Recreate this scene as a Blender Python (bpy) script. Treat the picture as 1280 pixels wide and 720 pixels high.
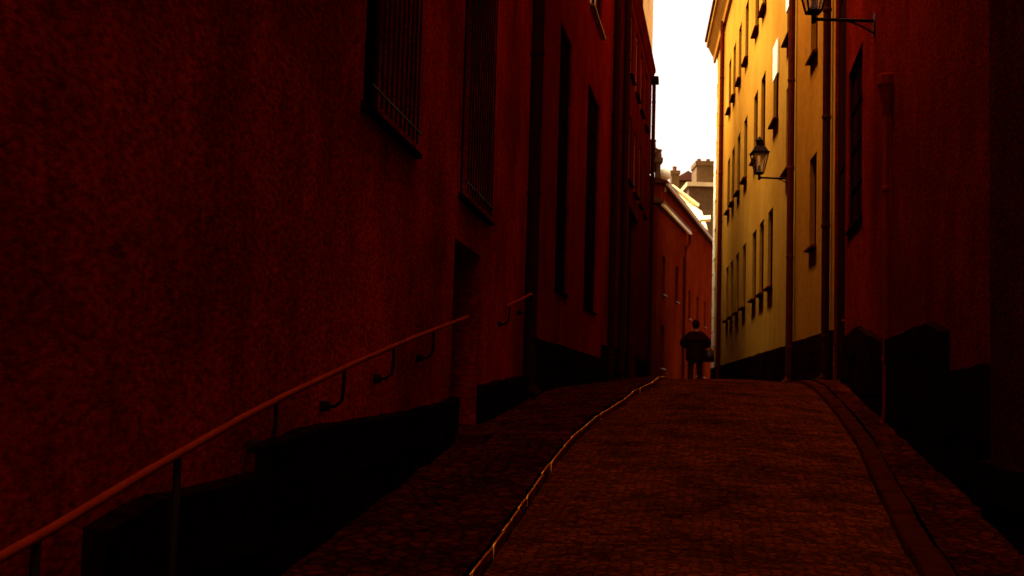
import bpy, bmesh, math, random
from mathutils import Vector, Matrix, noise
random.seed(7)
R = math.radians
C = bpy.context.scene.collection
for o in list(bpy.data.objects): bpy.data.objects.remove(o)
S = bpy.context.scene

# ---------------------------------------------------------------- camera
F = 1536.0; EYE = 1.6
PITCH = math.atan(126/F); ROLL = 0.028
cam = bpy.data.cameras.new('camera'); camo = bpy.data.objects.new('camera', cam); C.objects.link(camo)
cam.sensor_width = 36; cam.lens = 36*F/1280; cam.clip_start = .05; cam.clip_end = 3000
RM = Matrix.Rotation(math.pi/2+PITCH, 3, 'X') @ Matrix.Rotation(ROLL, 3, 'Z')
camo.matrix_world = Matrix.Translation((0, 0, EYE)) @ RM.to_4x4()
S.camera = camo
cam.dof.use_dof = True; cam.dof.focus_distance = 7.0; cam.dof.aperture_fstop = 7.0

# ---------------------------------------------------------------- world, sun, exposure
SUN_EL, SUN_AZ = 65.0, -82.0        # azimuth from +Y, negative to the left
w = bpy.data.worlds.new('World'); S.world = w; w.use_nodes = True
nt = w.node_tree; nt.nodes.clear()
out = nt.nodes.new('ShaderNodeOutputWorld'); bg = nt.nodes.new('ShaderNodeBackground')
sky = nt.nodes.new('ShaderNodeTexSky'); sky.sky_type = 'NISHITA'; sky.sun_disc = False
sky.sun_elevation = R(SUN_EL); sky.sun_rotation = R(SUN_AZ); sky.air_density = 1.5; sky.dust_density = 6; sky.ozone_density = .5
bw = nt.nodes.new('ShaderNodeRGBToBW'); mul = nt.nodes.new('ShaderNodeMix'); mul.data_type = 'RGBA'; mul.blend_type = 'MULTIPLY'
mul.inputs['Factor'].default_value = 1
mul.inputs['B'].default_value = (1.0, .72, .62, 1)      # amber overcast
nt.links.new(sky.outputs[0], bw.inputs[0]); nt.links.new(bw.outputs[0], mul.inputs['A'])
nt.links.new(mul.outputs['Result'], bg.inputs[0]); bg.inputs[1].default_value = .11
nt.links.new(bg.outputs[0], out.inputs[0])
sl = bpy.data.lights.new('sun', 'SUN'); so = bpy.data.objects.new('sun', sl); C.objects.link(so)
sl.energy = 5.0; sl.angle = R(26); sl.color = (1, .86, .60)
el, az = R(SUN_EL), R(SUN_AZ)
sd = Vector((math.sin(az)*math.cos(el), math.cos(az)*math.cos(el), math.sin(el)))
so.rotation_euler = sd.to_track_quat('Z', 'Y').to_euler(); so.location = sd*60
S.view_settings.view_transform = 'Standard'; S.view_settings.look = 'None'
S.view_settings.gamma = 1; S.view_settings.exposure = 2.35
try: S.cycles.max_bounces = 10; S.cycles.diffuse_bounces = 6
except Exception: pass

# ---------------------------------------------------------------- materials
def lin(n, a, b): n.id_data.links.new(a, b)
def pmat(name, col, rough=.85, var=.25, scale=3.0, bump=0.0, bscale=20.0, bstretch=(1,1,1), stain=0.0, spec=.3, metal=0.0, col2=None, bdist=.02, grain=17.0, gamt=.5):
    m = bpy.data.materials.new(name); m.use_nodes = True; t = m.node_tree; N = t.nodes; L = t.links
    p = N['Principled BSDF']; p.inputs['Roughness'].default_value = rough; p.inputs['Metallic'].default_value = metal
    p.inputs['Specular IOR Level'].default_value = spec
    tc = N.new('ShaderNodeTexCoord')
    n1 = N.new('ShaderNodeTexNoise'); n1.inputs['Scale'].default_value = scale; n1.inputs['Detail'].default_value = 8; n1.inputs['Roughness'].default_value = .65
    L.new(tc.outputs['Object'], n1.inputs['Vector'])
    r = N.new('ShaderNodeValToRGB'); r.color_ramp.elements[0].position = .3; r.color_ramp.elements[1].position = .72
    a = [c*(1-var) for c in col]; b = [min(1, c*(1+var)) for c in (col2 or col)]
    r.color_ramp.elements[0].color = (*a, 1); r.color_ramp.elements[1].color = (*b, 1)
    L.new(n1.outputs['Fac'], r.inputs[0]); colout = r.outputs[0]
    if stain:
        mp = N.new('ShaderNodeMapping'); mp.inputs['Scale'].default_value = (.55, .55, .4)
        n2 = N.new('ShaderNodeTexNoise'); n2.inputs['Scale'].default_value = 1.1; n2.inputs['Detail'].default_value = 10; n2.inputs['Roughness'].default_value = .7
        L.new(tc.outputs['Object'], mp.inputs[0]); L.new(mp.outputs[0], n2.inputs['Vector'])
        r2 = N.new('ShaderNodeValToRGB'); r2.color_ramp.elements[0].position = .42; r2.color_ramp.elements[1].position = .62
        v = 1-stain; r2.color_ramp.elements[0].color = (v, v*.9, v*.85, 1); r2.color_ramp.elements[1].color = (1, 1, 1, 1)
        L.new(n2.outputs['Fac'], r2.inputs[0])
        mx = N.new('ShaderNodeMix'); mx.data_type = 'RGBA'; mx.blend_type = 'MULTIPLY'; mx.inputs['Factor'].default_value = 1
        L.new(colout, mx.inputs['A']); L.new(r2.outputs[0], mx.inputs['B']); colout = mx.outputs['Result']
    if stain:
        mp = N.new('ShaderNodeMapping'); mp.inputs['Scale'].default_value = (1, 1, 2.2)
        n4 = N.new('ShaderNodeTexNoise'); n4.inputs['Scale'].default_value = grain; n4.inputs['Detail'].default_value = 4; n4.inputs['Roughness'].default_value = .6
        L.new(tc.outputs['Object'], mp.inputs[0]); L.new(mp.outputs[0], n4.inputs['Vector'])
        g4 = N.new('ShaderNodeMapRange'); g4.inputs['From Min'].default_value = .35; g4.inputs['From Max'].default_value = .65
        g4.inputs['To Min'].default_value = 1-gamt; g4.inputs['To Max'].default_value = 1+gamt; L.new(n4.outputs['Fac'], g4.inputs[0])
        vm = N.new('ShaderNodeVectorMath'); vm.operation = 'SCALE'; L.new(colout, vm.inputs[0]); L.new(g4.outputs[0], vm.inputs['Scale']); colout = vm.outputs[0]
    L.new(colout, p.inputs['Base Color'])
    if bump:
        mp = N.new('ShaderNodeMapping'); mp.inputs['Scale'].default_value = bstretch
        n3 = N.new('ShaderNodeTexNoise'); n3.inputs['Scale'].default_value = bscale; n3.inputs['Detail'].default_value = 6; n3.inputs['Roughness'].default_value = .7
        L.new(tc.outputs['Object'], mp.inputs[0]); L.new(mp.outputs[0], n3.inputs['Vector'])
        bp = N.new('ShaderNodeBump'); bp.inputs['Strength'].default_value = bump; bp.inputs['Distance'].default_value = bdist
        L.new(n3.outputs['Fac'], bp.inputs['Height']); L.new(bp.outputs[0], p.inputs['Normal'])
    return m

def cobble(name, col, scale, rough, bump, flat=(1, 1, 1), rnd=.85):
    m = bpy.data.materials.new(name); m.use_nodes = True; t = m.node_tree; N = t.nodes; L = t.links
    p = N['Principled BSDF']; p.inputs['Specular IOR Level'].default_value = .0
    tc = N.new('ShaderNodeTexCoord'); mp = N.new('ShaderNodeMapping'); mp.inputs['Scale'].default_value = flat
    mp.inputs['Rotation'].default_value = (0, 0, R(9))
    L.new(tc.outputs['Object'], mp.inputs[0])
    v = N.new('ShaderNodeTexVoronoi'); v.feature = 'DISTANCE_TO_EDGE'; v.inputs['Scale'].default_value = scale; v.inputs['Randomness'].default_value = rnd
    v2 = N.new('ShaderNodeTexVoronoi'); v2.inputs['Scale'].default_value = scale; v2.inputs['Randomness'].default_value = rnd
    L.new(mp.outputs[0], v.inputs['Vector']); L.new(mp.outputs[0], v2.inputs['Vector'])
    r = N.new('ShaderNodeValToRGB'); r.color_ramp.elements[0].position = .02; r.color_ramp.elements[1].position = .16
    r.color_ramp.interpolation = 'EASE'
    L.new(v.outputs['Distance'], r.inputs[0])
    sp = N.new('ShaderNodeSeparateColor'); L.new(v2.outputs['Color'], sp.inputs[0])
    mr = N.new('ShaderNodeMapRange'); mr.inputs['To Min'].default_value = .55; mr.inputs['To Max'].default_value = 1.45
    L.new(sp.outputs[0], mr.inputs[0])
    n1 = N.new('ShaderNodeTexNoise'); n1.inputs['Scale'].default_value = 1.6; n1.inputs['Detail'].default_value = 8
    L.new(tc.outputs['Object'], n1.inputs['Vector'])
    mr1 = N.new('ShaderNodeMapRange'); mr1.inputs['From Min'].default_value = .3; mr1.inputs['From Max'].default_value = .7; mr1.inputs['To Min'].default_value = .5; mr1.inputs['To Max'].default_value = 1.5
    L.new(n1.outputs['Fac'], mr1.inputs[0])
    m1 = N.new('ShaderNodeMath'); m1.operation = 'MULTIPLY'; L.new(mr.outputs[0], m1.inputs[0]); L.new(mr1.outputs[0], m1.inputs[1])
    mrj = N.new('ShaderNodeMapRange'); mrj.inputs['To Min'].default_value = .5; L.new(r.outputs[0], mrj.inputs[0])
    m2 = N.new('ShaderNodeMath'); m2.operation = 'MULTIPLY'; L.new(m1.outputs[0], m2.inputs[0]); L.new(mrj.outputs[0], m2.inputs[1])
    mx = N.new('ShaderNodeVectorMath'); mx.operation = 'SCALE'; mx.inputs[0].default_value = col; L.new(m2.outputs[0], mx.inputs['Scale'])
    L.new(mx.outputs[0], p.inputs['Base Color'])
    mr2 = N.new('ShaderNodeMapRange'); mr2.inputs['From Min'].default_value = .3; mr2.inputs['From Max'].default_value = .7
    mr2.inputs['To Min'].default_value = rough-.12; mr2.inputs['To Max'].default_value = rough+.2
    L.new(n1.outputs['Fac'], mr2.inputs[0]); L.new(mr2.outputs[0], p.inputs['Roughness'])
    n3 = N.new('ShaderNodeTexNoise'); n3.inputs['Scale'].default_value = 60; n3.inputs['Detail'].default_value = 5
    L.new(tc.outputs['Object'], n3.inputs['Vector'])
    m3 = N.new('ShaderNodeMath'); m3.operation = 'MULTIPLY_ADD'; L.new(n3.outputs['Fac'], m3.inputs[0]); m3.inputs[1].default_value = .35; L.new(r.outputs[0], m3.inputs[2])
    m4 = N.new('ShaderNodeMath'); m4.operation = 'MULTIPLY_ADD'; L.new(sp.outputs[1], m4.inputs[0]); m4.inputs[1].default_value = .5; L.new(m3.outputs[0], m4.inputs[2])
    bp = N.new('ShaderNodeBump'); bp.inputs['Strength'].default_value = bump; bp.inputs['Distance'].default_value = .025
    L.new(m4.outputs[0], bp.inputs['Height']); L.new(bp.outputs[0], p.inputs['Normal'])
    return m

M = {}
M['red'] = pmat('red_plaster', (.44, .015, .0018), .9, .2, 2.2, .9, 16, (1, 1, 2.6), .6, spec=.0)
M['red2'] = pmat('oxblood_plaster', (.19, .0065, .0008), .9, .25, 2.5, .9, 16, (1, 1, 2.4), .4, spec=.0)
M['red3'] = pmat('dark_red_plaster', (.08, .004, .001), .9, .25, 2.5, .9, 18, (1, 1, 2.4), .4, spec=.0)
M['redr'] = pmat('rust_red_plaster', (.125, .004, .0005), .9, .25, 2.0, 1.0, 16, (1, 1, 2.6), .45, spec=.0)
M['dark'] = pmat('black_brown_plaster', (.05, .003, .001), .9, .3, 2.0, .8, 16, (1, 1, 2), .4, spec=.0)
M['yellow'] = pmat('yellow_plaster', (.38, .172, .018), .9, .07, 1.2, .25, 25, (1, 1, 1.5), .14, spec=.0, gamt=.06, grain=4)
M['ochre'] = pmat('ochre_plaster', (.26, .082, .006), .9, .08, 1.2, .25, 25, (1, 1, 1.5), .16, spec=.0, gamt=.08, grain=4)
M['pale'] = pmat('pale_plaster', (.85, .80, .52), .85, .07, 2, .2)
M['terra'] = pmat('terracotta_plaster', (.13, .014, .0014), .9, .15, 2, .3, 20, (1, 1, 2), .3, spec=.0)
M['stone'] = pmat('black_plinth_stone', (.013, .0018, .0008), .95, .5, 6, 1.0, 12, (1, 1, 1), .3, .0, bdist=.04)
M['wood'] = pmat('dark_wood', (.010, .0012, .0006), .8, .3, 8, .3, 30, (1, 1, .1), spec=.0)
M['wood2'] = pmat('brown_painted_wood', (.035, .004, .001), .7, .3, 8, .3, 30, (1, 1, .1), spec=.0)
M['frame'] = pmat('window_frame_paint', (.24, .05, .015), .5, .2, 10)
M['sill'] = pmat('sill_metal', (.16, .05, .015), .55, .2, 10)
M['glass'] = pmat('dark_window_glass', (.012, .003, .001), .08, .1, 2, .06, 3, spec=.5)
M['iron'] = pmat('black_iron', (.014, .003, .002), .55, .3, 20, .2, 60, spec=.03)
M['rail'] = pmat('worn_steel_rail', (.24, .016, .002), .5, .2, 12, .1, 60, spec=.0)
M['pipe'] = pmat('downpipe_metal', (.025, .003, .001), .7, .3, 6, spec=.0)
M['pipey'] = pmat('brown_downpipe_metal', (.07, .008, .002), .6, .3, 6, spec=.0)
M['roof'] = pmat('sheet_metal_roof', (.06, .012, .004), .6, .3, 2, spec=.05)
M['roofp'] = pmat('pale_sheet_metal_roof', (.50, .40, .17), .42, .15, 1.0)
M['tile'] = pmat('clay_tile_roof', (.10, .03, .01), .9, .3, 3, .6, 12)
M['brick'] = pmat('brick_chimney', (.09, .046, .008), .9, .3, 2.5, .5, 15)
M['kerbg'] = pmat('worn_granite_gold_glint', (.50, .15, .012), .26, .8, 5, .8, 18, metal=1.0, bdist=.01)  # gold metallic colour paints the kerb's highlight into the stone
M['kerbg'].node_tree.nodes['Principled BSDF'].inputs['Specular Tint'].default_value = (.7, .3, .04, 1)
M['kerb'] = pmat('granite_kerb', (.045, .0040, .0005), .9, .4, 9, .8, 30, spec=.0)
M['road'] = cobble('road_setts', (.085, .0100, .0007), 16, .75, .6, (1, 1, 1), .7)
M['pave'] = cobble('pavement_cobbles', (.045, .0034, .0005), 9, .85, 1.0, (1, 1, 1), .95)
M['paver'] = cobble('right_pavement_cobbles', (.045, .0034, .0005), 9, .85, 1.0, (1, 1, 1), .95)
M['ground'] = pmat('earth', (.05, .02, .012), .95, .3, 1)
M['pipered'] = pmat('red_painted_downpipe', (.12, .005, .001), .9, .2, 6, spec=.0)
M['coat'] = pmat('dark_coat_cloth', (.022, .003, .0015), .9, .3, 12, .3, 60, spec=0)
M['trous'] = pmat('dark_trouser_cloth', (.04, .006, .003), .9, .3, 12, spec=0)
M['skin'] = pmat('skin', (.40, .15, .08), .6, .1, 12)
M['hair'] = pmat('dark_hair', (.02, .003, .002), .9, .3, 40, spec=0)
M['bag'] = pmat('bag_leather', (.03, .008, .005), .5, .3, 20)
mg = bpy.data.materials.new('lantern_glass'); mg.use_nodes = True
_p = mg.node_tree.nodes['Principled BSDF']; _p.inputs['Base Color'].default_value = (.95, .75, .4, 1); _p.inputs['Roughness'].default_value = .12
_p.inputs['Alpha'].default_value = .28; M['lglass'] = mg

# ---------------------------------------------------------------- mesh helpers
def tag(o, label=None, cat=None, group=None, kind=None):
    if label: o['label'] = label
    if cat: o['category'] = cat
    if group: o['group'] = group
    if kind: o['kind'] = kind
    return o
def thing(name, loc, label, cat, group=None, rz=0):
    o = bpy.data.objects.new(name, None); C.objects.link(o); o.location = loc; o.rotation_euler = (0, 0, rz); o.empty_display_size = .3
    return tag(o, label, cat, group)
ORG = {}
def obj(name, bm, mat, parent=None, org=None, smooth=False):
    """links bm (world coords, or local to `org`) as ONE object under parent"""
    base = Vector((0, 0, 0)); p = parent
    while p is not None: base += p.location; p = p.parent
    if org is not None: base = Vector(org)
    bmesh.ops.translate(bm, verts=bm.verts, vec=-base)
    bmesh.ops.recalc_face_normals(bm, faces=bm.faces)
    me = bpy.data.meshes.new(name); bm.to_mesh(me); bm.free(); me.materials.append(mat)
    if smooth:
        for f in me.polygons: f.use_smooth = True
    o = bpy.data.objects.new(name, me); C.objects.link(o); o.parent = parent
    return o
def BM(): return bmesh.new()
def box8(bm, P):
    v = [bm.verts.new(p) for p in P]
    for f in ((0, 3, 2, 1), (4, 5, 6, 7), (0, 1, 5, 4), (1, 2, 6, 5), (2, 3, 7, 6), (3, 0, 4, 7)): bm.faces.new([v[i] for i in f])
def tube(bm, pts, r, seg=8, closed=True):
    pts = [Vector(p) for p in pts]; rings = []; n = len(pts)
    rr = r if isinstance(r, (list, tuple)) else [r]*n
    for i, p in enumerate(pts):
        t = (pts[min(i+1, n-1)]-pts[max(i-1, 0)]).normalized()
        a = t.cross(Vector((0, 0, 1)));
        if a.length < .05: a = t.cross(Vector((0, 1, 0)))
        a.normalize(); b = t.cross(a).normalized()
        rings.append([bm.verts.new(p+(a*math.cos(2*math.pi*k/seg)+b*math.sin(2*math.pi*k/seg))*rr[i]) for k in range(seg)])
    for i in range(n-1):
        for k in range(seg): bm.faces.new((rings[i][k], rings[i][(k+1) % seg], rings[i+1][(k+1) % seg], rings[i+1][k]))
    if closed: bm.faces.new(rings[0][::-1]); bm.faces.new(rings[-1])
def lathe(bm, c, prof, seg=10, rot=0, sx=1, sy=1):
    c = Vector(c); rings = []
    for (r, z) in prof:
        rings.append([bm.verts.new(c+Vector((r*sx*math.cos(rot+2*math.pi*k/seg), r*sy*math.sin(rot+2*math.pi*k/seg), z))) for k in range(seg)])
    for i in range(len(prof)-1):
        for k in range(seg): bm.faces.new((rings[i][k], rings[i][(k+1) % seg], rings[i+1][(k+1) % seg], rings[i+1][k]))
    bm.faces.new(rings[0][::-1]); bm.faces.new(rings[-1])

def ray(px, py):
    return (RM @ Vector((px-640, 360-py, -F))).normalized()
def at(px, py, d):
    v = ray(px, py); v = v*(d/v.y); return v+Vector((0, 0, EYE))
# street height along the depth of the alley
def G(d):
    if d < -6: return -.55
    if d < 0: return .0925*d
    if d < 15.5: return .0955*d
    if d < 21:
        t = (d-15.5)/5.5; return 1.48+.37*(t*(2-t)*1.0)
    return 1.85-.004*(d-21)
def gp(px, py, off=0):
    v = ray(px, py); lo, hi = 2.0, 26.0
    for i in range(600):
        d = 2+i*.04; z = EYE+v.z*(d/v.y)
        if z <= G(d)+off: return Vector((v.x*d/v.y, d, G(d)+off))
    d = 20.5; return Vector((v.x*d/v.y, d, G(d)+off))

# ---------------------------------------------------------------- facade frame
class Fac:
    """a straight street front: x = a + b*d ; side=+1 street lies to its right (left-hand houses), -1 for right-hand houses"""
    def __init__(s, a, b, side):
        s.a, s.b, s.side = a, b, side
        s.n = Vector((1, -b, 0)).normalized()*side        # towards the street
    def X(s, d): return s.a+s.b*d
    def P(s, d, z, out=0.0): return Vector((s.X(d), d, z))+s.n*out      # z absolute
    def hit(s, px, py):
        v = ray(px, py); k = v.x/v.y; d = s.a/(k-s.b); return d, EYE+v.z/v.y*d
def fbox(bm, f, d0, d1, z0, z1, o0, o1):
    box8(bm, [f.P(d0, z0, o0), f.P(d1, z0, o0), f.P(d1, z0, o1), f.P(d0, z0, o1), f.P(d0, z1, o0), f.P(d1, z1, o0), f.P(d1, z1, o1), f.P(d0, z1, o1)])

def wall(bm, f, d0, d1, z0, z1, depth, ops, rev=.3):
    ds = sorted({d0, d1, *[o[0] for o in ops], *[o[1] for o in ops]}); zs = sorted({z0, z1, *[o[2] for o in ops], *[o[3] for o in ops]})
    inside = lambda d, z: any(o[0] < d < o[1] and o[2] < z < o[3] for o in ops)
    vs = {}
    def V(d, z, o):
        k = (round(d, 4), round(z, 4), o)
        if k not in vs: vs[k] = bm.verts.new(f.P(d, z, o))
        return vs[k]
    for i in range(len(ds)-1):
        for j in range(len(zs)-1):
            a, b, c, e = ds[i], ds[i+1], zs[j], zs[j+1]
            if not inside((a+b)/2, (c+e)/2): bm.faces.new((V(a, c, 0), V(b, c, 0), V(b, e, 0), V(a, e, 0)))
    for (a, b, c, e, *_) in ops:
        r = -rev
        q = lambda *p: bm.faces.new([bm.verts.new(f.P(*x)) for x in p])
        q((a, c, 0), (b, c, 0), (b, c, r), (a, c, r)); q((a, e, 0), (b, e, 0), (b, e, r), (a, e, r))
        q((a, c, 0), (a, e, 0), (a, e, r), (a, c, r)); q((b, c, 0), (b, e, 0), (b, e, r), (b, c, r))
        q((a, c, r), (b, c, r), (b, e, r), (a, e, r))
    q = lambda *p: bm.faces.new([bm.verts.new(f.P(*x)) for x in p])
    q((d0, z0, -depth), (d1, z0, -depth), (d1, z1, -depth), (d0, z1, -depth))
    q((d0, z0, 0), (d0, z1, 0), (d0, z1, -depth), (d0, z0, -depth)); q((d1, z0, 0), (d1, z1, 0), (d1, z1, -depth), (d1, z0, -depth))
    q((d0, z1, 0), (d1, z1, 0), (d1, z1, -depth), (d0, z1, -depth)); q((d0, z0, 0), (d1, z0, 0), (d1, z0, -depth), (d0, z0, -depth))

def window(f, o, parent, fm='frame', rows=3, rec=.14, sill=.10, grille=False, shutters=False, sm='sill', shm='wood', pm='glass'):
    a, b, c, e = o[:4]; g = .004
    bm = BM(); t = .065; o0, o1 = -rec-.05, -rec
    fbox(bm, f, a+g, a+t, c+g, e-g, o0, o1); fbox(bm, f, b-t, b-g, c+g, e-g, o0, o1)
    fbox(bm, f, a+t, b-t, c+g, c+t, o0, o1); fbox(bm, f, a+t, b-t, e-t, e-g, o0, o1)
    m = (a+b)/2; fbox(bm, f, m-.035, m+.035, c+t, e-t, o0+.004, o1-.004)
    for k in range(1, rows):
        z = c+(e-c)*k/rows; h = .02
        fbox(bm, f, a+t, m-.035, z-h, z+h, o0+.01, o1-.01); fbox(bm, f, m+.035, b-t, z-h, z+h, o0+.01, o1-.01)
    w_ = obj('window', bm, M[fm], parent)
    bm = BM(); fbox(bm, f, a+.02, b-.02, c+.02, e-.02, -rec-.04, -rec-.03); obj('pane', bm, M[pm], w_)
    if sill:
        bm = BM(); box8(bm, [f.P(a-.06, c-.055, -.02), f.P(b+.06, c-.055, -.02), f.P(b+.06, c-.055, sill), f.P(a-.06, c-.055, sill),
                             f.P(a-.06, c+.01, -.02), f.P(b+.06, c+.01, -.02), f.P(b+.06, c-.02, sill), f.P(a-.06, c-.02, sill)])
        obj('sill', bm, M[sm], w_)
    if grille:
        bm = BM(); n = int((b-a)/.14)
        for k in range(1, n):
            d = a+(b-a)*k/n; tube(bm, [f.P(d, c+.02, .05), f.P(d, e-.02, .05)], .009, 6)
        for z in (c+.12, e-.12): fbox(bm, f, a+.01, b-.01, z-.008, z+.008, .047, .06)
        obj('grille', bm, M['iron'], w_)
    if shutters:
        for (h, s_) in ((a, 1), (b, -1)):
            bm = BM(); wd = (b-a)*.5; ang = R(100 if s_ == 1 else 80)
            u = (f.P(1, 0)-f.P(0, 0)).normalized(); base = f.P(h, 0, .02)
            dirv = (u*math.cos(ang)*s_ + f.n*math.sin(ang))
            if s_ == -1: dirv = (-u*math.cos(R(100)) + f.n*math.sin(R(100)))
            pn = Vector((-dirv.y, dirv.x, 0))
            z0, z1 = c+.02, e-.02
            pr = lambda x, z, y: Vector((base.x, base.y, z))+dirv*x+pn*y
            def bb(x0, x1, za, zb, y0, y1): box8(bm, [pr(x0, za, y0), pr(x1, za, y0), pr(x1, za, y1), pr(x0, za, y1), pr(x0, zb, y0), pr(x1, zb, y0), pr(x1, zb, y1), pr(x0, zb, y1)])
            bb(0, .06, z0, z1, 0, .035); bb(wd-.06, wd, z0, z1, 0, .035)
            for zz in (z0, (z0+z1)/2-.03, z1-.06): bb(.06, wd-.06, zz, zz+.06, .002, .033)
            bb(.06, wd-.06, z0+.06, z1-.06, .01, .022)
            obj('shutter', bm, M[shm], w_)
    return w_

def door(f, o, parent, mat='wood', rec=.28, light=True):
    a, b, c, e = o[:4]; bm = BM(); g = .004
    fbox(bm, f, a+g, a+.09, c, e-g, -rec-.05, -rec); fbox(bm, f, b-.09, b-g, c, e-g, -rec-.05, -rec)
    fbox(bm, f, a+.09, b-.09, e-.09, e-g, -rec-.05, -rec)
    fbox(bm, f, a+.09, b-.09, c, e-.09, -rec-.05, -rec-.02)
    w_ = (b-a-.18); n = 2
    for k in range(n):
        x0 = a+.09+w_*k/n+.06; x1 = a+.09+w_*(k+1)/n-.06
        for (za, zb) in ((.06, .35), (.40, .68), (.73, .96)):
            fbox(bm, f, x0, x1, c+(e-c)*za, c+(e-c)*zb, -rec-.02, -rec-.004)
    d_ = obj('door', bm, M[mat], parent)
    bm = BM(); tube(bm, [f.P(a+.2, c+1.0, -rec-.01), f.P(a+.2, c+1.0, -rec+.05), f.P(a+.3, c+1.0, -rec+.05)], .012, 6); obj('handle', bm, M['rail'], d_)
    return d_

def plinth(f, segs, parent, mat='stone', out=.07):
    """stepped plinth of rough blocks: segs = (d0, d1, z_bottom, z_top)"""
    runs = [[segs[0]]]
    for s_ in segs[1:]:
        if s_[0]-runs[-1][-1][1] > .2: runs.append([])
        runs[-1].append(s_)
    if len(runs) > 1:
        for rn in runs: plinth(f, rn, parent, mat, out)
        return
    bm = BM()
    for sg_ in segs:
        a, b, zt = sg_[:3]; ze = sg_[3] if len(sg_) > 3 else zt
        zb = min(G(a), G(b))-.4; z = min(zt, ze)-.02; first = True
        zs_ = lambda d: zt+(ze-zt)*(d-a)/(b-a)+.02*noise.noise(Vector((d*2.5, 0, 0)))
        while z > zb:
            h = random.uniform(.24, .34); d = a
            while d < b-.01:
                L_ = random.uniform(.45, .9); d2 = min(b, d+L_)
                if b-d2 < .2: d2 = b
                oo = out+random.uniform(-.012, .02)
                if first:
                    x = d
                    while x < d2-.01:
                        x2 = min(d2, x+.3)
                        box8(bm, [f.P(x, z-h+.006, -.05), f.P(x2, z-h+.006, -.05), f.P(x2, z-h+.006, oo), f.P(x, z-h+.006, oo), f.P(x, zs_(x)+.01, -.05), f.P(x2, zs_(x2)+.01, -.05), f.P(x2, zs_(x2)-.015, oo), f.P(x, zs_(x)-.015, oo)]); x = x2
                else: fbox(bm, f, d+.004, d2-.004, z-h+.006, z-.006, -.05, oo)
                d = d2
            z -= h; first = False
    obj('plinth', bm, M[mat], parent)

def pipe(f, d, z0, z1, parent, mat='pipe', r=.05, hopper=None):
    bm = BM(); o = r+.03
    tube(bm, [f.P(d, z1, -.0+o), f.P(d, z0+.25, o), f.P(d, z0+.1, o+.02), f.P(d, z0+.02, o+.12)], r, 10)
    z = z0+.8
    while z < z1-.2:
        lathe(bm, f.P(d, z, o), [(r+.004, -.03), (r+.012, -.02), (r+.012, .02), (r+.004, .03)], 10); z += 1.9
    p = obj('downpipe', bm, M[mat], parent, smooth=False)
    if hopper:
        bm = BM(); lathe(bm, f.P(d, hopper, o), [(r+.01, -.28), (r+.03, -.15), (r*2.6, .02), (r*3, .05), (r*3, .16), (r*2.7, .17)], 8); obj('hopper', bm, M[mat], p)
    return p

def cornice(f, d0, d1, z, parent, out=.38, h=.5, mat='ochre'):
    bm = BM(); pr = [(0.0, z-h), (out*.25, z-h), (out*.3, z-h*.7), (out*.55, z-h*.5), (out*.8, z-h*.25), (out, z-h*.2), (out, z), (-.1, z+.06)]
    A = [bm.verts.new(f.P(d0, zz, o)) for o, zz in pr]; B = [bm.verts.new(f.P(d1, zz, o)) for o, zz in pr]
    n = len(pr)
    for i in range(n): bm.faces.new((A[i], A[(i+1) % n], B[(i+1) % n], B[i]))
    bm.faces.new(A); bm.faces.new(B[::-1])
    return obj('cornice', bm, M[mat], parent)
def roofslab(f, d0, d1, z, depth, parent, rise=2.6, mat='roof', out=.42):
    bm = BM()
    pr = [(out, z+.065), (-depth*.5, z+rise), (-depth-.2, z+.08), (-depth-.2, z+.2), (-depth*.5, z+rise+.12), (out, z+.16)]
    pr = [(out, z+.07), (out, z+.16), (-depth*.5, z+rise), (-depth-.2, z+.16), (-depth-.2, z+.07)]
    A = [bm.verts.new(f.P(d0-.1, zz, o)) for o, zz in pr]; B = [bm.verts.new(f.P(d1+.1, zz, o)) for o, zz in pr]; n = len(pr)
    for i in range(n): bm.faces.new((A[i], A[(i+1) % n], B[(i+1) % n], B[i]))
    bm.faces.new(A); bm.faces.new(B[::-1])
    return obj('roof', bm, M[mat], parent)

# ================================================================= THE SETTING: ground, road, pavements
L1 = Fac(-2.01, .1324, 1); L2 = Fac(-2.70, .1725, 1)
R1 = Fac(1.87, .1724, -1); Y1 = Fac(3.36, .1004, -1)
JL = (L2.a-L1.a)/(L1.b-L2.b)      # depth where L1 and L2 planes meet
def lx(d): return L1.X(d) if d < JL else L2.X(d)
def rx(d): return min(R1.X(d), Y1.X(d)) if d > 10 else R1.X(d)
ds = [-30, -20, -12, -6]+[i*.5 for i in range(-10, 60)]+[30+i*3 for i in range(0, 31)]
bm = BM(); prev = None
for d in [-600, -200]+ds+[200, 500, 1500]:
    row = [bm.verts.new((x, d, G(d)-.45)) for x in (-1200, -60, -4, 0, 4, 8, 14, 60, 1200)]
    if prev:
        for i in range(8): bm.faces.new((prev[i], prev[i+1], row[i+1], row[i]))
    prev = row
tag(obj('ground', bm, M['ground']), kind='structure')

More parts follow.
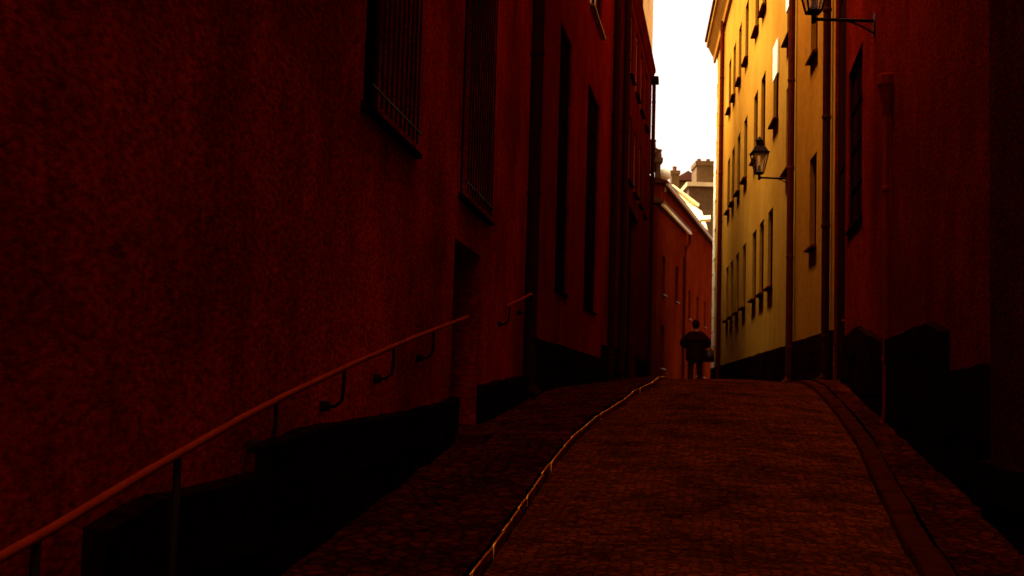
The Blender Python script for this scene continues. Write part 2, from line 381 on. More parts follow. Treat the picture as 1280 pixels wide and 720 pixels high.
gl = [(590, 722), (612, 695), (635, 662), (655, 632), (676, 601), (695, 573), (716, 549), (741, 527), (770, 508), (792, 492), (806, 485), (817, 479)]
gr = [(1150, 722), (1132, 690), (1107, 640), (1088, 600), (1068, 552), (1047, 520), (1024, 493), (1008, 480)]
GL = [gp(*p) for p in gl]; GR = [gp(*p) for p in gr]
def fit(P, d):
    if d <= P[0].y:
        s = (P[3].x-P[0].x)/(P[3].y-P[0].y); return P[0].x+s*(d-P[0].y)*.9
    for i in range(len(P)-1):
        if P[i].y <= d <= P[i+1].y and P[i+1].y-P[i].y > 1e-4:
            t = (d-P[i].y)/(P[i+1].y-P[i].y); return P[i].x*(1-t)+P[i+1].x*t
    s = .17 if d < 45 else .17
    return P[-1].x+.1724*(min(d, 100)-P[-1].y)*(1 if d < 22 else .95)
gx = lambda d: max(lx(d)+.25, fit(GL, d)); hx = lambda d: min(rx(d)-.25, fit(GR, d))
def strip(name, fx0, fx1, nx, dz, mat, d0=-12, d1=95, kind='structure', step=.25, prof=None, jitter=0, dipping=False):
    dip = lambda d: -.30*min(1, max(0, (d-12)/6))
    bm = BM(); prev = None; d = d0
    while d <= d1+1e-6:
        a, b = fx0(d), fx1(d); row = []
        for i in range(nx+1):
            t = i/nx; z = G(d)+dz+(prof(t) if prof else 0)+(dip(d)*(1-t) if dipping else 0)
            if jitter: z += jitter*noise.noise(Vector((a+(b-a)*t, d, 3))*3)
            row.append(bm.verts.new((a+(b-a)*t, d, z)))
        if prev:
            for i in range(nx): bm.faces.new((prev[i], prev[i+1], row[i+1], row[i]))
        prev = row; d += step if d < 24 else 1.0
    o = obj(name, bm, mat, smooth=True); return tag(o, kind=kind)
strip('road', lambda d: gx(d)+.02, lambda d: hx(d)+.02, 14, 0, M['road'], prof=lambda t: .05*math.sin(math.pi*t)-.035, jitter=.015)
strip('pavement', lambda d: min(lx(d), 50)-.3, lambda d: gx(d)-.014, 6, .05, M['pave'], jitter=.02, dipping=True)
strip('pavement', lambda d: hx(d)+.185, lambda d: max(rx(d), R1.X(d))+.4, 6, .05, M['paver'], jitter=.02)
# left kerb: narrow worn rounded stones; right: flat stone band
def kerb(name, fx, width, dz, mat, rnd, label=None, d0=-8, d1=30):
    bm = BM(); d = d0
    while d < d1:
        L_ = random.uniform(.5, .95) if width > .15 else random.uniform(.28, .7)
        e = d+L_-.012; jx = random.uniform(-.008, .008); jz = random.uniform(-.006, .006)
        rows = []
        for q in range(5):
            dd = d+(e-d)*q/4; x = fx(dd)+jx; z = G(dd)+dz+jz-(.006 if q in (0, 4) else 0)
            if rnd:
                row = [bm.verts.new((x+width*.5*math.cos(a), dd, z-.0+width*.42*math.sin(a))) for a in [math.pi*(1-k/8) for k in range(9)]]
                row = [bm.verts.new((x-width*.5, dd, z-.1))]+row+[bm.verts.new((x+width*.5, dd, z-.1))]
            else:
                row = [bm.verts.new((x+u*width, dd, z+v)) for u, v in ((-.5, -.1), (-.5, -.012), (-.46, 0), (0, .004), (.46, 0), (.5, -.012), (.5, -.1))]
            rows.append(row)
        for i in range(4):
            for k in range(len(rows[0])-1): bm.faces.new((rows[i][k], rows[i][k+1], rows[i+1][k+1], rows[i+1][k]))
        bm.faces.new(rows[0]); bm.faces.new(rows[-1][::-1])
        d += L_
    return tag(obj(name, bm, mat, smooth=True), kind='structure')
kerb('kerb', gx, .026, .022, M['kerbg'], True)
kerb('kerb', lambda d: hx(d)+.10, .17, .03, M['kerb'], False)

# ================================================================= LEFT SIDE
E = EYE
TOP = E+16.5
def root(f, d, label, cat='building', group=None): return thing('building', f.P(d, G(d)), label, cat, group)
# near red house with the handrail
b = root(L1, 6, 'long dark red plastered house at the left, bare wall with two deep barred windows')
W1 = (L1.hit(455, 100)[0], L1.hit(521, 100)[0], E+1.80, E+4.4); W2 = (L1.hit(576, 200)[0], L1.hit(613, 200)[0], E+1.80, E+4.4)
D1 = (L1.hit(566, 380)[0], L1.hit(599, 380)[0], G(11.5)-.05, E+1.36)
rows = [(W[0], W[1], z, z+2.3) for W in (W1, W2) for z in (E+6.6, E+10.4)]
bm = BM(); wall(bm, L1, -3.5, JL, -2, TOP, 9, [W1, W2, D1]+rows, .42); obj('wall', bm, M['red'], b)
for o in (W1, W2): window(L1, o, b, fm='wood2', rec=.3, grille=True, rows=4, sill=.05, sm='stone', pm='wood')
for o in rows: window(L1, o, b, fm='wood2', rec=.2)
door(L1, D1, b, rec=.34)
sg = []
def zt(px, py): return L1.hit(px, py)
PX = lambda p, q: (zt(*p)[0], zt(*q)[0], zt(*p)[1], zt(*q)[1])
a_ = PX((104, 657), (179, 621)); b_ = PX((179, 620), (320, 589)); c_ = PX((320, 553), (394, 529)); d_ = PX((394, 529), (476, 519)); e_ = PX((476, 519), (552, 502))
tops = [(-3.5, -2, G(-6)+.75), (-2, a_[0], zt(104, 722)[1]-.2), a_, b_, c_, d_, e_, (e_[1], D1[0], e_[3], zt(565, 494)[1]),
        (D1[1], zt(625, 478)[0], zt(600, 482)[1], zt(625, 474)[1]), (zt(625, 474)[0], JL, zt(625, 474)[1], zt(650, 466)[1])]
plinth(L1, tops, b)
roofslab(L1, -3.5, JL, TOP, 9, b); cornice(L1, -3.5, JL, TOP, b, mat='red2')
pipe(L1, zt(655, 300)[0], G(17)-.15, TOP-.4, b, r=.085)
# door step
bm = BM(); fbox(bm, L1, D1[0]-.1, D1[1]+.1, G(11)-.3, G(12.2)+.02, .0, .34); obj('doorstep', bm, M['kerb'], b)

# second house
b = root(L2, 24, 'dark red house beyond the near left one, with two tall narrow shuttered openings')
h = L2.hit; e2 = h(771, 300)[0]
T1 = (h(697, 200)[0], h(712, 200)[0], E+1.65, E+6.0); T2 = (h(732, 250)[0], h(747, 250)[0], E+1.65, E+6.05)
T3 = [(T1[0], T1[1], E+7.6, E+10), (T2[0], T2[1], E+7.6, E+10)]
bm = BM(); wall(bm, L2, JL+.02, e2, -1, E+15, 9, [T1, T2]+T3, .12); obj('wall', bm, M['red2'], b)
for o in (T1, T2):
    window(L2, o, b, fm='wood', rows=6, rec=.04, pm='wood', sill=.04, sm='stone')
for o in T3: window(L2, o, b, fm='wood2', rows=3, rec=.04)
hz = [(680, 470), (700, 455), (720, 450), (740, 445), (755, 432)]
sg = []; dprev = JL+.02
for i, (px, py) in enumerate(hz):
    dn = h(px+11, py)[0]; dn = min(dn, e2)
    if i == len(hz)-1: dn = e2
    sg.append((dprev, dn, max(h(px, py)[1], G(20)+.5))); dprev = dn
plinth(L2, sg, b)
roofslab(L2, JL+.02, e2, E+15, 9, b); cornice(L2, JL+.02, e2, E+15, b, mat='red2', out=.3)
pipe(L2, h(760, 300)[0], G(30)-.25, E+14.6, b, r=.09)

# third house
L3 = Fac(L2.a+.0, L2.b, 1)
b = root(L3, 40, 'darker tall house with many windows where the left row ends against the sky')
e3 = h(813, 200)[0]; zt3 = E+11.7
s3 = e2+.05
P3 = (h(783, 400)[0], h(795, 400)[0], G(35), E+5.3)
ws = []
for (p0, p1) in ((783, 787), (790.5, 794), (797, 800), (803, 805.5)):
    for z in (E+5.9, E+8.9): ws.append((h(p0, 300)[0], h(p1, 300)[0], z, z+1.9))
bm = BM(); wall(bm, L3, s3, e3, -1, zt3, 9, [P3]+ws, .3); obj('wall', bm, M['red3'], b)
for o in ws: window(L3, o, b, fm='frame', rows=3, rec=.06, sm='stone')
door(L3, P3, b, rec=.2)
plinth(L3, [(s3, P3[0], G(35)+.9), (P3[1], e3, G(35)+.9)], b)
cornice(L3, s3, e3, zt3, b, mat='red3', out=.14, h=.5)
# pale attic storey set above the last bays
a0, a1 = h(803, 60)[0], e3
bm = BM(); wall(bm, L3, a0, a1, zt3+.06, E+15.5, 6, [((a0+a1)/2-.5, (a0+a1)/2+.5, zt3+1.2, zt3+3)], .2); at_ = obj('attic_storey', bm, M['pale'], b)
bm = BM(); fbox(bm, L3, s3, a0-.02, zt3+.06, E+14.5, -9, -.0); obj('upper_storey', bm, M['red3'], b)
roofslab(L3, a0, e3, E+15.5, 6, b, out=.08)
blk = e3+.02
bm = BM(); box8(bm, [(-14, blk, -1), (.1075*blk, blk, -1), (.1075*78, 78, -1), (-14, 78, -1), (-14, blk, E+14.4), (.1075*blk, blk, E+14.4), (.1075*78, 78, E+14.4), (-14, 78, E+14.4)]); obj('light_blocker', bm, M['red3'], b)  # unseen mass added to keep sun and sky off the yellow wall

# small ornament that breaks the outline: eave bracket and rainwater heads
bm = BM(); fbox(bm, L3, e3-.5, e3+.02, zt3-.55, zt3-.35, 0, .26); obj('bracket', bm, M['stone'], b)
pipe(L3, e3-.25, G(45), zt3-.5, b, r=.07)
pipe(L3, h(771, 300)[0]+.6, G(33), zt3-.5, b, r=.09)

# lower houses where the lane bends to the right
p0 = at(822, 255, 49.5); p1 = at(858, 292, 58.5)
bb = (p1.x-p0.x)/(p1.y-p0.y); L4 = Fac(p0.x-bb*p0.y, bb, 1)
b = root(L4, 54, 'low terracotta house with a curved gutter beside the standing person at the far end')
z4 = (p0.z+p1.z)/2
ops = [(51.0, 51.9, G(50)+.9, G(50)+2.7), (51.0, 51.9, G(50)+4, G(50)+5.6), (55, 55.9, G(50)+4, G(50)+5.6)]
bm = BM(); wall(bm, L4, 49.6, 58.5, -1, z4, 7, ops, .2); obj('wall', bm, M['terra'], b)
for o in ops: window(L4, o, b, fm='wood2', rows=3)
plinth(L4, [(49.6, 58.5, G(50)+.5)], b)
bm = BM(); tube(bm, [L4.P(49.6+i*.99, z4-.02, .2) for i in range(10)], .07, 8); g_ = obj('gutter', bm, M['pale'], b)
bm = BM(); tube(bm, [L4.P(58.3, z4-.05, .2), L4.P(58.2, z4-.5, .22), L4.P(57.6, z4-.8, .12), L4.P(57.4, z4-1.3, .1), L4.P(57.4, G(57), .1)], .07, 8); obj('downpipe', bm, M['pipey'], b)
roofslab(L4, 49.6, 58.5, z4, 7, b, rise=2.2, mat='tile', out=.25)

p0 = at(828, 212, 59); p1 = at(889, 320, 82)
bb = (p1.x-p0.x)/(p1.y-p0.y); L5 = Fac(p0.x-bb*p0.y, bb, 1)
b = root(L5, 70, 'farther terracotta house closing the lane, its eave falling away to the right')
z5 = (p0.z+p1.z)/2
ops = [(62+i*4, 63+i*4, z, z+1.6) for i in range(5) for z in (G(60)+1.0, G(60)+4.2)]
bm = BM(); wall(bm, L5, 58.7, 84, -1, z5, 5, ops, .2); obj('wall', bm, M['terra'], b)
for o in ops: window(L5, o, b, fm='wood2', rows=3)
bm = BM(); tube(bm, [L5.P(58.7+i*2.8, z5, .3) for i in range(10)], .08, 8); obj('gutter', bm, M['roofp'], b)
roofslab(L5, 58.7, 84, z5, 5, b, rise=1.0, mat='roof', out=.35)
plinth(L5, [(58.7, 84, G(60)+.6)], b)

# ================================================================= RIGHT SIDE
# nearest, dark
R0 = Fac(1.87-.06, .1724, -1); b = root(R0, 5, 'nearly black rendered house at the right edge of the picture')
r0 = R0.hit(1237, 300)[0]
op = (r0-2.9, r0-1.5, G(6), G(6)+2.5)
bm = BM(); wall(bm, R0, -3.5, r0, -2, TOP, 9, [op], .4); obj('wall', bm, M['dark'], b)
door(R0, op, b, rec=.3)
plinth(R0, [(-3.5, op[0], G(3)+.5), (op[1], r0, G(7)+.55)], b)
roofslab(R0, -3.5, r0, TOP, 9, b)
# main red house right
b = root(R1, 14, 'broad rust red plastered house on the right with a thin downpipe and black stepped base')
hr = R1.hit; r1 = 20.62; gap_fill = (hr(1056, 400)[0], 20.5, G(19), E+9.0)
Wr = [(hr(1078, 120)[0], hr(1061, 120)[0], E+2.5, E+4.9), (hr(1078, 120)[0], hr(1061, 120)[0], E+6.4, E+8.6)]
bm = BM(); wall(bm, R1, r0+.01, r1, -2, TOP, 9, Wr+[gap_fill], .12); obj('wall', bm, M['redr'], b)
window(R1, Wr[0], b, fm='wood', rec=.03, rows=4, pm='wood', sill=.04, sm='stone'); window(R1, Wr[1], b, fm='wood', rec=.03)
k1, k2, k3 = hr(1187, 430)[0], hr(1112, 430)[0], hr(1078, 430)[0]
RX = lambda p, q: (hr(*p)[0], hr(*q)[0], hr(*p)[1], hr(*q)[1])
plinth(R1, [(r0+.01, k1, E+.27, E+.24), (k1,)+RX((1187, 412), (1168, 402))[1:], RX((1168, 402), (1112, 424)), (k2, k3, E+.64, E+.95), (k3, gap_fill[0], E+.97, E+.90)], b)
door(R1, gap_fill, b, rec=.04)  # tall dark leaf added to paint the black of the gap between houses
pipe(R1, hr(1115, 300)[0], G(13), hr(1112, 120)[1]+.1, b, mat='pipered', r=.035, hopper=hr(1112, 118)[1])
roofslab(R1, r0+.01, r1, TOP, 9, b); cornice(R1, r0+.01, r1, TOP, b, mat='red2')
# ochre house
hy = Y1.hit; y0 = 20.7; y1 = hy(993, 300)[0]
b = root(Y1, 23, 'narrow ochre house front between the dark gap and the downpipe beside the lit yellow house')
Wy = [(hy(1020.5, 250)[0], hy(1012, 250)[0], E+2.85, E+4.6), (hy(1020.5, 250)[0], hy(1012, 250)[0], E+6.55, E+8.4), (hy(1020.5, 250)[0], hy(1012, 250)[0], E+10.4, E+12.2)]
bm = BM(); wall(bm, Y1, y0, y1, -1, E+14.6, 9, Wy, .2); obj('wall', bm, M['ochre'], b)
for o in Wy: window(Y1, o, b, fm='wood2', rec=.1, sm='pipey')
plinth(Y1, [(y0, y0+2.4, E+1.15), (y0+2.4, y1, E+1.15)], b, out=.05)
cornice(Y1, y0, y1, E+14.6, b); roofslab(Y1, y0, y1, E+14.6, 9, b)
pipe(Y1, y1-.1, G(25), E+14.2, b, mat='pipey', r=.075)
pipe(Y1, y0+.25, G(20), E+14.2, b, mat='pipe', r=.07)
# yellow house
b = root(Y1, 38, 'tall bright yellow plastered house on the right with rows of narrow windows')
ye = hy(892, 300)[0]
cols = [44.6, 42.6, 40.3, 37.8, 34.6, 32.6, 29.6]
ops = [(c-.55, c+.55, E+z, E+z+hh) for z, hh in ((2.7, 1.95), (6.68, 1.95), (10.45, 1.9)) for c in (cols if z > 3 else cols[:-1]+[30.5])]
stw = [(26.4, 27.5, E+5.0, E+6.95), (26.4, 27.5, E+8.0, E+9.9), (26.4, 27.5, E+11.6, E+13.3)]
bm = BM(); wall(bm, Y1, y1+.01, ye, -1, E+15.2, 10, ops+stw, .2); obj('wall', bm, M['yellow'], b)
for o in ops+stw: window(Y1, o, b, fm='wood2', rec=.07, rows=3, sill=.13, sm='pipey')
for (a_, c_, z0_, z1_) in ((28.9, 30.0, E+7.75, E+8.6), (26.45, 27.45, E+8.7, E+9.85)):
    bm = BM(); fbox(bm, Y1, a_+.08, c_-.08, z0_, z1_, .012, .05); obj('glint_panel', bm, M['pale'], b)  # pale panels added to imitate bright reflections in two window panes
plinth(Y1, [(y1+.01, ye, E+1.12)], b, out=.05)
cornice(Y1, y1+.01, ye+.2, E+15.4, b, out=.42, h=.9, mat='yellow'); roofslab(Y1, y1+.01, ye+.2, E+15.4, 10, b, out=.5)
pipe(Y1, hy(905, 200)[0], G(45), E+14.6, b, mat='pipey', r=.09)
bm = BM(); 
for i in range(26):
    z = G(45)+i*.62
    if z+.5 < E+14.5: fbox(bm, Y1, ye-1.1-(.3 if i % 2 else 0), ye-.01, z, z+.57, -.02, .035)
obj('quoin', bm, M['pale'], b)

# ================================================================= FAR ROOFS
def house(label, d, px0, px1, py_top, py_bot, mat, depth=8, cat='building', gable=None, roofm='tile', name='building', mid=None):
    A = at(px0, py_top, d); Bq = at(px1, py_top, d); zb = at(px0, py_bot, d).z
    r_ = thing(name, ((A.x+Bq.x)/2, d, zb), label, cat)
    bm = BM(); box8(bm, [(A.x, d, zb), (Bq.x, d, zb), (Bq.x, d+depth, zb), (A.x, d+depth, zb), (A.x, d, A.z), (Bq.x, d, A.z), (Bq.x, d+depth, A.z), (A.x, d+depth, A.z)])
    obj('wall', bm, M[mat], r_)
    return r_, A, Bq, zb
r_, A, B_, zb = house('distant flat topped brown block with a pale coping, seen past the yellow house', 104, 861, 893, 233, 480, 'brick', 9)
bm = BM(); box8(bm, [(A.x-.2, 103.7, A.z+.003), (B_.x+.2, 103.7, A.z+.003), (B_.x+.2, 113.2, A.z+.003), (A.x-.2, 113.2, A.z+.003), (A.x-.2, 103.7, A.z+.35), (B_.x+.2, 103.7, A.z+.35), (B_.x+.2, 113.2, A.z+.35), (A.x-.2, 113.2, A.z+.35)])
obj('coping', bm, M['roofp'], r_)
r_, A, B_, zb = house('farthest gabled house on the skyline between two chimneys', 122, 846, 873, 226, 480, 'brick', 9)
mz = at(861, 214, 122).z; bm = BM()
xa, xb, xm = A.x-.5, B_.x+.5, (A.x+B_.x)/2
V_ = [bm.verts.new(p) for p in ((xa, 121.6, A.z+.02), (xb, 121.6, A.z+.02), (xm, 121.6, mz), (xa, 131.4, A.z+.02), (xb, 131.4, A.z+.02), (xm, 131.4, mz))]
for fc in ((0, 1, 2), (3, 5, 4), (0, 2, 5, 3), (1, 4, 5, 2), (0, 3, 4, 1)): bm.faces.new([V_[i] for i in fc])
obj('roof', bm, M['tile'], r_)
bm = BM(); box8(bm, [(xm-1, 121.98, A.z-3), (xm+.2, 121.98, A.z-3), (xm+.2, 122.05, A.z-3), (xm-1, 122.05, A.z-3), (xm-1, 121.9, A.z-1.2), (xm+.2, 121.9, A.z-1.2), (xm+.2, 122.05, A.z-1.2), (xm-1, 122.05, A.z-1.2)]); obj('window', bm, M['glass'], r_)
def chimney(label, d, px0, px1, py0, py1, deep=1.2):
    A = at(px0, py0, d); Bq = at(px1, py0, d); zb = at(px0, py1, d).z
    r_ = thing('chimney', ((A.x+Bq.x)/2, d, zb), label, 'chimney', 'chimneys on the far skyline')
    t = (A.z-zb)*.12+.1
    bm = BM(); box8(bm, [(A.x, d, zb), (Bq.x, d, zb), (Bq.x, d+deep, zb), (A.x, d+deep, zb), (A.x, d, A.z-t), (Bq.x, d, A.z-t), (Bq.x, d+deep, A.z-t), (A.x, d+deep, A.z-t)]); obj('stack', bm, M['brick'], r_)
    g = .1; bm = BM(); box8(bm, [(A.x-g, d-g, A.z-t+.003), (Bq.x+g, d-g, A.z-t+.003), (Bq.x+g, d+deep+g, A.z-t+.003), (A.x-g, d+deep+g, A.z-t+.003), (A.x-g, d-g, A.z), (Bq.x+g, d-g, A.z), (Bq.x+g, d+deep+g, A.z), (A.x-g, d+deep+g, A.z)]); obj('cap', bm, M['brick'], r_)
    n = max(1, int((Bq.x-A.x)/.7))
    for k in range(n):
        x = A.x+(Bq.x-A.x)*(k+.5)/n; bm = BM(); lathe(bm, (x, d+deep/2, A.z+.003), [(.2, 0), (.17, .35), (.2, .38), (.2, .45)], 8); obj('chimney_pot', bm, M['tile'], r_)
chimney('broad brown chimney stack nearest the yellow house', 112, 871, 894, 201, 236, 3)
chimney('small square chimney at the left end of the far skyline', 108, 839.5, 849, 213, 240)
# pale metal roof of the house behind the bend
def slab(name, pts, th, mat, parent):
    P = [Vector(p) for p in pts]; nrm = (P[1]-P[0]).cross(P[2]-P[0]).normalized()
    if nrm.z < 0: nrm = -nrm
    bm = BM(); a = [bm.verts.new(p) for p in P]; c = [bm.verts.new(p-nrm*th) for p in P]; n = len(P)
    bm.faces.new(a); bm.faces.new(c[::-1])
    for i in range(n): bm.faces.new((a[i], c[i], c[(i+1) % n], a[(i+1) % n]))
    return obj(name, bm, mat, parent)
base = at(872, 300, 88); r_ = thing('building', (base.x, 92, 1.5), 'distant house whose steep pale metal roof catches the light behind the bend', 'building')
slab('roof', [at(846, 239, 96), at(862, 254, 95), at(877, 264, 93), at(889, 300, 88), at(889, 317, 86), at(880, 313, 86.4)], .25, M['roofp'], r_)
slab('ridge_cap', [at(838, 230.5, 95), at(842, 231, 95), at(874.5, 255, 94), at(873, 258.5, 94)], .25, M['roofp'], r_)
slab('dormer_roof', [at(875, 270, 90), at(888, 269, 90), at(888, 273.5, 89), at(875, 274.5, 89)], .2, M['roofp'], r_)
bm = BM(); q0 = at(848, 250, 97); q1 = at(895, 262, 97)
box8(bm, [(q0.x, 97, 0), (q1.x, 97, 0), (q1.x, 102, 0), (q0.x, 102, 0), (q0.x, 97, q1.z), (q1.x, 97, q1.z), (q1.x, 102, q1.z), (q0.x, 102, q1.z)]); obj('wall', bm, M['brick'], r_)
# roof cowl on the bend
c_ = at(830, 217, 60); r_ = thing('roof_cowl', (c_.x, 60, c_.z-.7), 'pale rounded roof cowl glowing at the end of the left roofs', 'roof cowl')
bm = BM(); lathe(bm, (c_.x, 60, c_.z-.9), [(.12, 0), (.14, .4), (.14, .55)], 10); obj('stem', bm, M['roofp'], r_)
bm = BM(); lathe(bm, (c_.x, 60, c_.z-.35), [(.05, 0), (.26, .06), (.34, .22), (.33, .36), (.22, .52), (.05, .6)], 14); obj('hood', bm, M['pale'], r_, smooth=True)
chimney('dark stepped chimney rising beside the end of the left roofs', 58, 813, 819, 185, 215, .6)
chimney('dark chimney just left of the pale roof cowl', 59, 820.5, 826, 197, 225, .6)

# ================================================================= STREET LANTERNS
def lantern(loc, f, dwall, arm, label):
    z = loc.z; b = thing('wall_lantern', f.P(dwall, z), label, 'street lamp', 'lanterns on the right-hand walls')
    x, y = loc.x, loc.y; c = Vector((x, y, z)); wallp = f.P(dwall, z, 0)
    bm = BM(); tube(bm, [wallp, c], .022, 8); fbox(bm, f, dwall-.04, dwall+.04, z-.2, z+.08, .0, .02)
    tube(bm, [wallp+Vector((0, 0, -.17))] + [wallp.lerp(c, t)+Vector((0, 0, -.17*(1-t*1.9)**1.5)) for t in (.12, .24, .36, .48)], .012, 6)
    tube(bm, [c+Vector((0, 0, -.05)), c+Vector((0, 0, .1))], .03, 8)
    obj('bracket', bm, M['iron'], b, smooth=True)
    s = math.sqrt(2); rot = math.pi/4
    bm = BM(); wb, wt, h0, h1 = .085*s, .165*s, .10, .52
    lathe(bm, c, [(wb*.4, .06), (wb*1.05, .08), (wb*1.05, h0), (wb*.9, h0+.012)], 4, rot)
    lathe(bm, c, [(wt*.9, h1-.012), (wt*1.12, h1), (wt*1.12, h1+.03), (wt*.95, h1+.035)], 4, rot)
    for k in range(4):
        a = rot+k*math.pi/2; tube(bm, [c+Vector((math.cos(a)*wb*.97, math.sin(a)*wb*.97, h0)), c+Vector((math.cos(a)*wt, math.sin(a)*wt, h1))], .014, 5)
    obj('cage', bm, M['iron'], b)
    bm = BM(); lathe(bm, c, [(wt*1.0, h1+.036), (wt*.62, h1+.15), (wt*.42, h1+.17)], 4, rot)
    tube(bm, [c+Vector((0, 0, h1+.17)), c+Vector((0, 0, h1+.19)), c+Vector((0, 0, h1+.28)), c+Vector((0, 0, h1+.29)), c+Vector((0, 0, h1+.32)), c+Vector((0, 0, h1+.38))], [.07, .075, .075, .1, .05, .012], 10)
    obj('hood', bm, M['iron'], b)
    bm = BM()
    for k in range(4):
        a0 = rot+k*math.pi/2; a1 = a0+math.pi/2
        vs = [c+Vector((math.cos(a0)*wb*.9, math.sin(a0)*wb*.9, h0+.015)), c+Vector((math.cos(a1)*wb*.9, math.sin(a1)*wb*.9, h0+.015)), c+Vector((math.cos(a1)*wt*.92, math.sin(a1)*wt*.92, h1-.015)), c+Vector((math.cos(a0)*wt*.92, math.sin(a0)*wt*.92, h1-.015))]
        bm.faces.new([bm.verts.new(v) for v in vs])
    obj('lamp_glass', bm, M['lglass'], b)
    bm = BM(); tube(bm, [c+Vector((0, 0, .1)), c+Vector((0, 0, .16)), c+Vector((0, 0, .19)), c+Vector((0, 0, .25)), c+Vector((0, 0, .28))], [.05, .045, .03, .03, .01], 10); obj('burner', bm, M['iron'], b)
dw = hy(991, 221)[0]; lantern(at(949, 222, dw-.05), Y1, dw, .7, 'four sided iron lantern hanging clear against the sunlit yellow wall')
dw = hr(1094, 23)[0]; lantern(at(1017, 24, dw), R1, dw, .8, 'iron lantern at the top edge on a long bracket from the rust red wall')

# ================================================================= HANDRAILS
LR = Fac(L1.a+.13, L1.b, 1)
def rail(pts, posts, label, hooks, r=.0165):
    W = []
    for (px, py) in pts:
        d, z = LR.hit(px, py); W.append(LR.P(d, z))
    root_ = thing('handrail', (W[0].x, W[0].y, G(W[0].y)), label, 'handrail', 'handrails on the left wall')
    bm = BM(); tube(bm, W, r, 12); obj('rail_bar', bm, M['rail'], root_, smooth=True)
    def zrail(d):
        for i in range(len(W)-1):
            if min(W[i].y, W[i+1].y) <= d <= max(W[i].y, W[i+1].y):
                t = (d-W[i].y)/(W[i+1].y-W[i].y); return W[i].z*(1-t)+W[i+1].z*t
        return W[-1].z if d > W[-1].y else W[0].z
    for px in posts:
        d, _ = LR.hit(px, 600); z = zrail(d); bm = BM(); tube(bm, [LR.P(d, G(d)), LR.P(d, z-.01)], .016, 8); lathe(bm, LR.P(d, G(d)+.06), [(.04, -.02), (.04, 0), (.02, .02)], 8); obj('post', bm, M['iron'], root_, smooth=True)
    for px, py in hooks:
        d, _ = LR.hit(px, py); z = zrail(d); bm = BM()
        tube(bm, [LR.P(d, z-.01), LR.P(d, z-.12), LR.P(d, z-.19, -.01), LR.P(d, z-.22, -.05), LR.P(d, z-.22, -.13)], .011, 8)
        lathe(bm, LR.P(d, z-.22, -.115), [(.035, -.03), (.04, 0), (.035, .03)], 8); obj('hook', bm, M['iron'], root_, smooth=True)
rail([(-150, 772), (0, 697), (60, 664), (180, 592), (300, 524), (360, 493), (450, 451), (520, 421), (585, 396)], (-60, 50, 221), 'long steel handrail climbing the red wall from the bottom left corner', [(345, 515), (430, 475), (492, 445), (542, 425)])
rail([(634, 383), (665, 367)], (), 'short piece of handrail beyond the doorway of the left house', [(637, 385), (660, 370)])

# ================================================================= PERSON at the top of the rise
def skin_obj(name, verts, edges, radii, mat, parent, org, sub=2, rootv=0):
    me = bpy.data.meshes.new(name); me.from_pydata([tuple(v) for v in verts], edges, []); me.materials.append(mat)
    o = bpy.data.objects.new(name, me); C.objects.link(o); o.parent = parent
    sk = o.modifiers.new('Skin', 'SKIN'); sk.use_smooth_shade = True
    lay = me.skin_vertices[0] if me.skin_vertices else None
    if lay is None:
        bpy.context.view_layer.objects.active = o; bpy.ops.mesh.customdata_skin_add(); lay = me.skin_vertices[0]
    for i, r in enumerate(radii): lay.data[i].radius = r if isinstance(r, tuple) else (r, r); lay.data[i].use_root = (i == rootv)
    ss = o.modifiers.new('Sub', 'SUBSURF'); ss.levels = sub; ss.render_levels = sub
    return o
D = 33.0; pc = at(869.5, 440, D); gz = G(D)-.0
pr = thing('person', (pc.x, D, gz), 'person in a bulky dark coat standing at the top of the rise, elbows out', 'person', rz=math.pi)
J = [(0, 0, .95), (0, 0, 1.15), (0, .01, 1.36), (0, 0, 1.48), (0, -.02, 1.56), (0, -.03, 1.66), (0, -.02, 1.74),
     (-.19, .01, 1.40), (-.36, -.02, 1.16), (-.19, -.13, 1.02), (.19, .01, 1.40), (.36, -.02, 1.16), (.19, -.13, 1.02),
     (-.10, 0, .90), (-.12, -.04, .50), (-.13, .03, .09), (-.14, -.12, .04), (.10, 0, .90), (.13, .04, .50), (.15, .10, .09), (.17, -.05, .04),
     (0, -.135, 1.635)]
Eg = [(0, 1), (1, 2), (2, 3), (3, 4), (4, 5), (5, 6), (2, 7), (7, 8), (8, 9), (2, 10), (10, 11), (11, 12), (0, 13), (13, 14), (14, 15), (15, 16), (0, 17), (17, 18), (18, 19), (19, 20), (5, 21)]
Rd = [(.15, .11), (.14, .10), (.15, .11), .055, .06, (.085, .1), (.06, .07), .06, .045, .035, .06, .045, .035, .09, .06, .042, .035, .09, .06, .042, .035, .012]
body = skin_obj('body', J, Eg, Rd, M['skin'], pr, None)
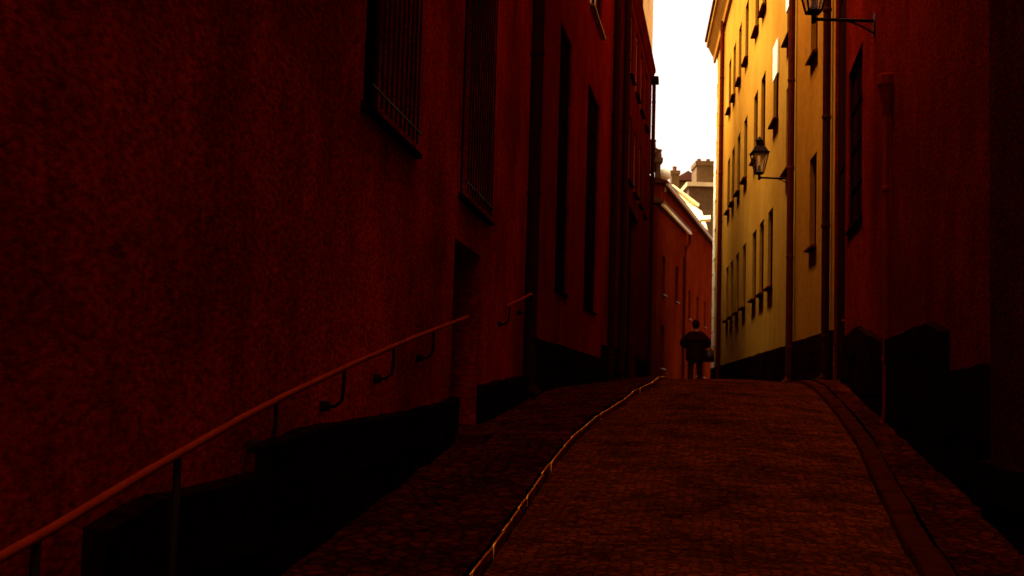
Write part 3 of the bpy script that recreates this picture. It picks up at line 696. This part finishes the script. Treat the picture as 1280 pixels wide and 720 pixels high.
# coat: torso, skirt and sleeves
J2 = [(0, 0, 1.0), (0, 0, 1.2), (0, .01, 1.36), (0, 0, 1.47), (0, 0, .62), (-.17, .01, 1.36), (-.37, -.02, 1.15), (-.22, -.11, 1.04), (.17, .01, 1.36), (.37, -.02, 1.15), (.22, -.11, 1.04)]
E2 = [(0, 1), (1, 2), (2, 3), (0, 4), (2, 5), (5, 6), (6, 7), (2, 8), (8, 9), (9, 10)]
R2 = [(.29, .21), (.28, .2), (0.19, .16), .11, (.28, .2), .12, .12, .10, .12, .12, .10]
skin_obj('coat', J2, E2, R2, M['coat'], pr, None)
J3 = [(0, 0, .88), (-.10, 0, .84), (-.12, -.04, .50), (-.13, .02, .12), (.10, 0, .84), (.13, .04, .50), (.15, .09, .12)]
skin_obj('trousers', J3, [(0, 1), (1, 2), (2, 3), (0, 4), (4, 5), (5, 6)], [(.16, .13), .12, .085, .075, .12, .085, .075], M['trous'], pr, None)
bm = BM(); bmesh.ops.create_uvsphere(bm, u_segments=16, v_segments=10, radius=.112)
for v in bm.verts:
    v.co = Vector((v.co.x*.92, v.co.y*1.05+.0, v.co.z*1.15))
    if v.co.y < -.04 and v.co.z < .05: v.co.y = -.04
bmesh.ops.translate(bm, verts=bm.verts, vec=(pc.x, D-.01, gz+1.67)); obj('hair', bm, M['hair'], pr, smooth=True)
for s_ in (-1, 1):
    bm = BM(); tx = -.135 if s_ < 0 else .16; yy = -.05 if s_ < 0 else .02
    lathe(bm, (pc.x+tx, D+yy, gz), [(.5, 0), (.52, .03), (.45, .07), (.2, .10)], 12, 0, .1, .27); obj('shoe', bm, M['bag'], pr, smooth=True)
# bag hanging from the right shoulder
bm = BM(); bx = pc.x+.36
box8(bm, [(bx-.14, D-.1, gz+.66), (bx+.14, D-.1, gz+.66), (bx+.14, D+.06, gz+.66), (bx-.14, D+.06, gz+.66), (bx-.11, D-.07, gz+.98), (bx+.11, D-.07, gz+.98), (bx+.11, D+.03, gz+.98), (bx-.11, D+.03, gz+.98)])
bmesh.ops.bevel(bm, geom=bm.edges[:], offset=.02, segments=2, affect='EDGES')
bo = thing('shoulder_bag', (bx, D, gz+.66), 'dark shoulder bag hanging at the right side of the person in the coat', 'bag')
obj('bag_body', bm, M['bag'], bo, smooth=True)
bm = BM(); tube(bm, [(bx-.1, D-.02, gz+.97), (pc.x+.24, D-.1, gz+1.2), (pc.x+.12, D-.08, gz+1.5), (pc.x+.1, D+.12, gz+1.45), (pc.x+.27, D+.14, gz+1.2), (bx+.1, D-.01, gz+.97)], .014, 6); obj('strap', bm, M['bag'], bo)
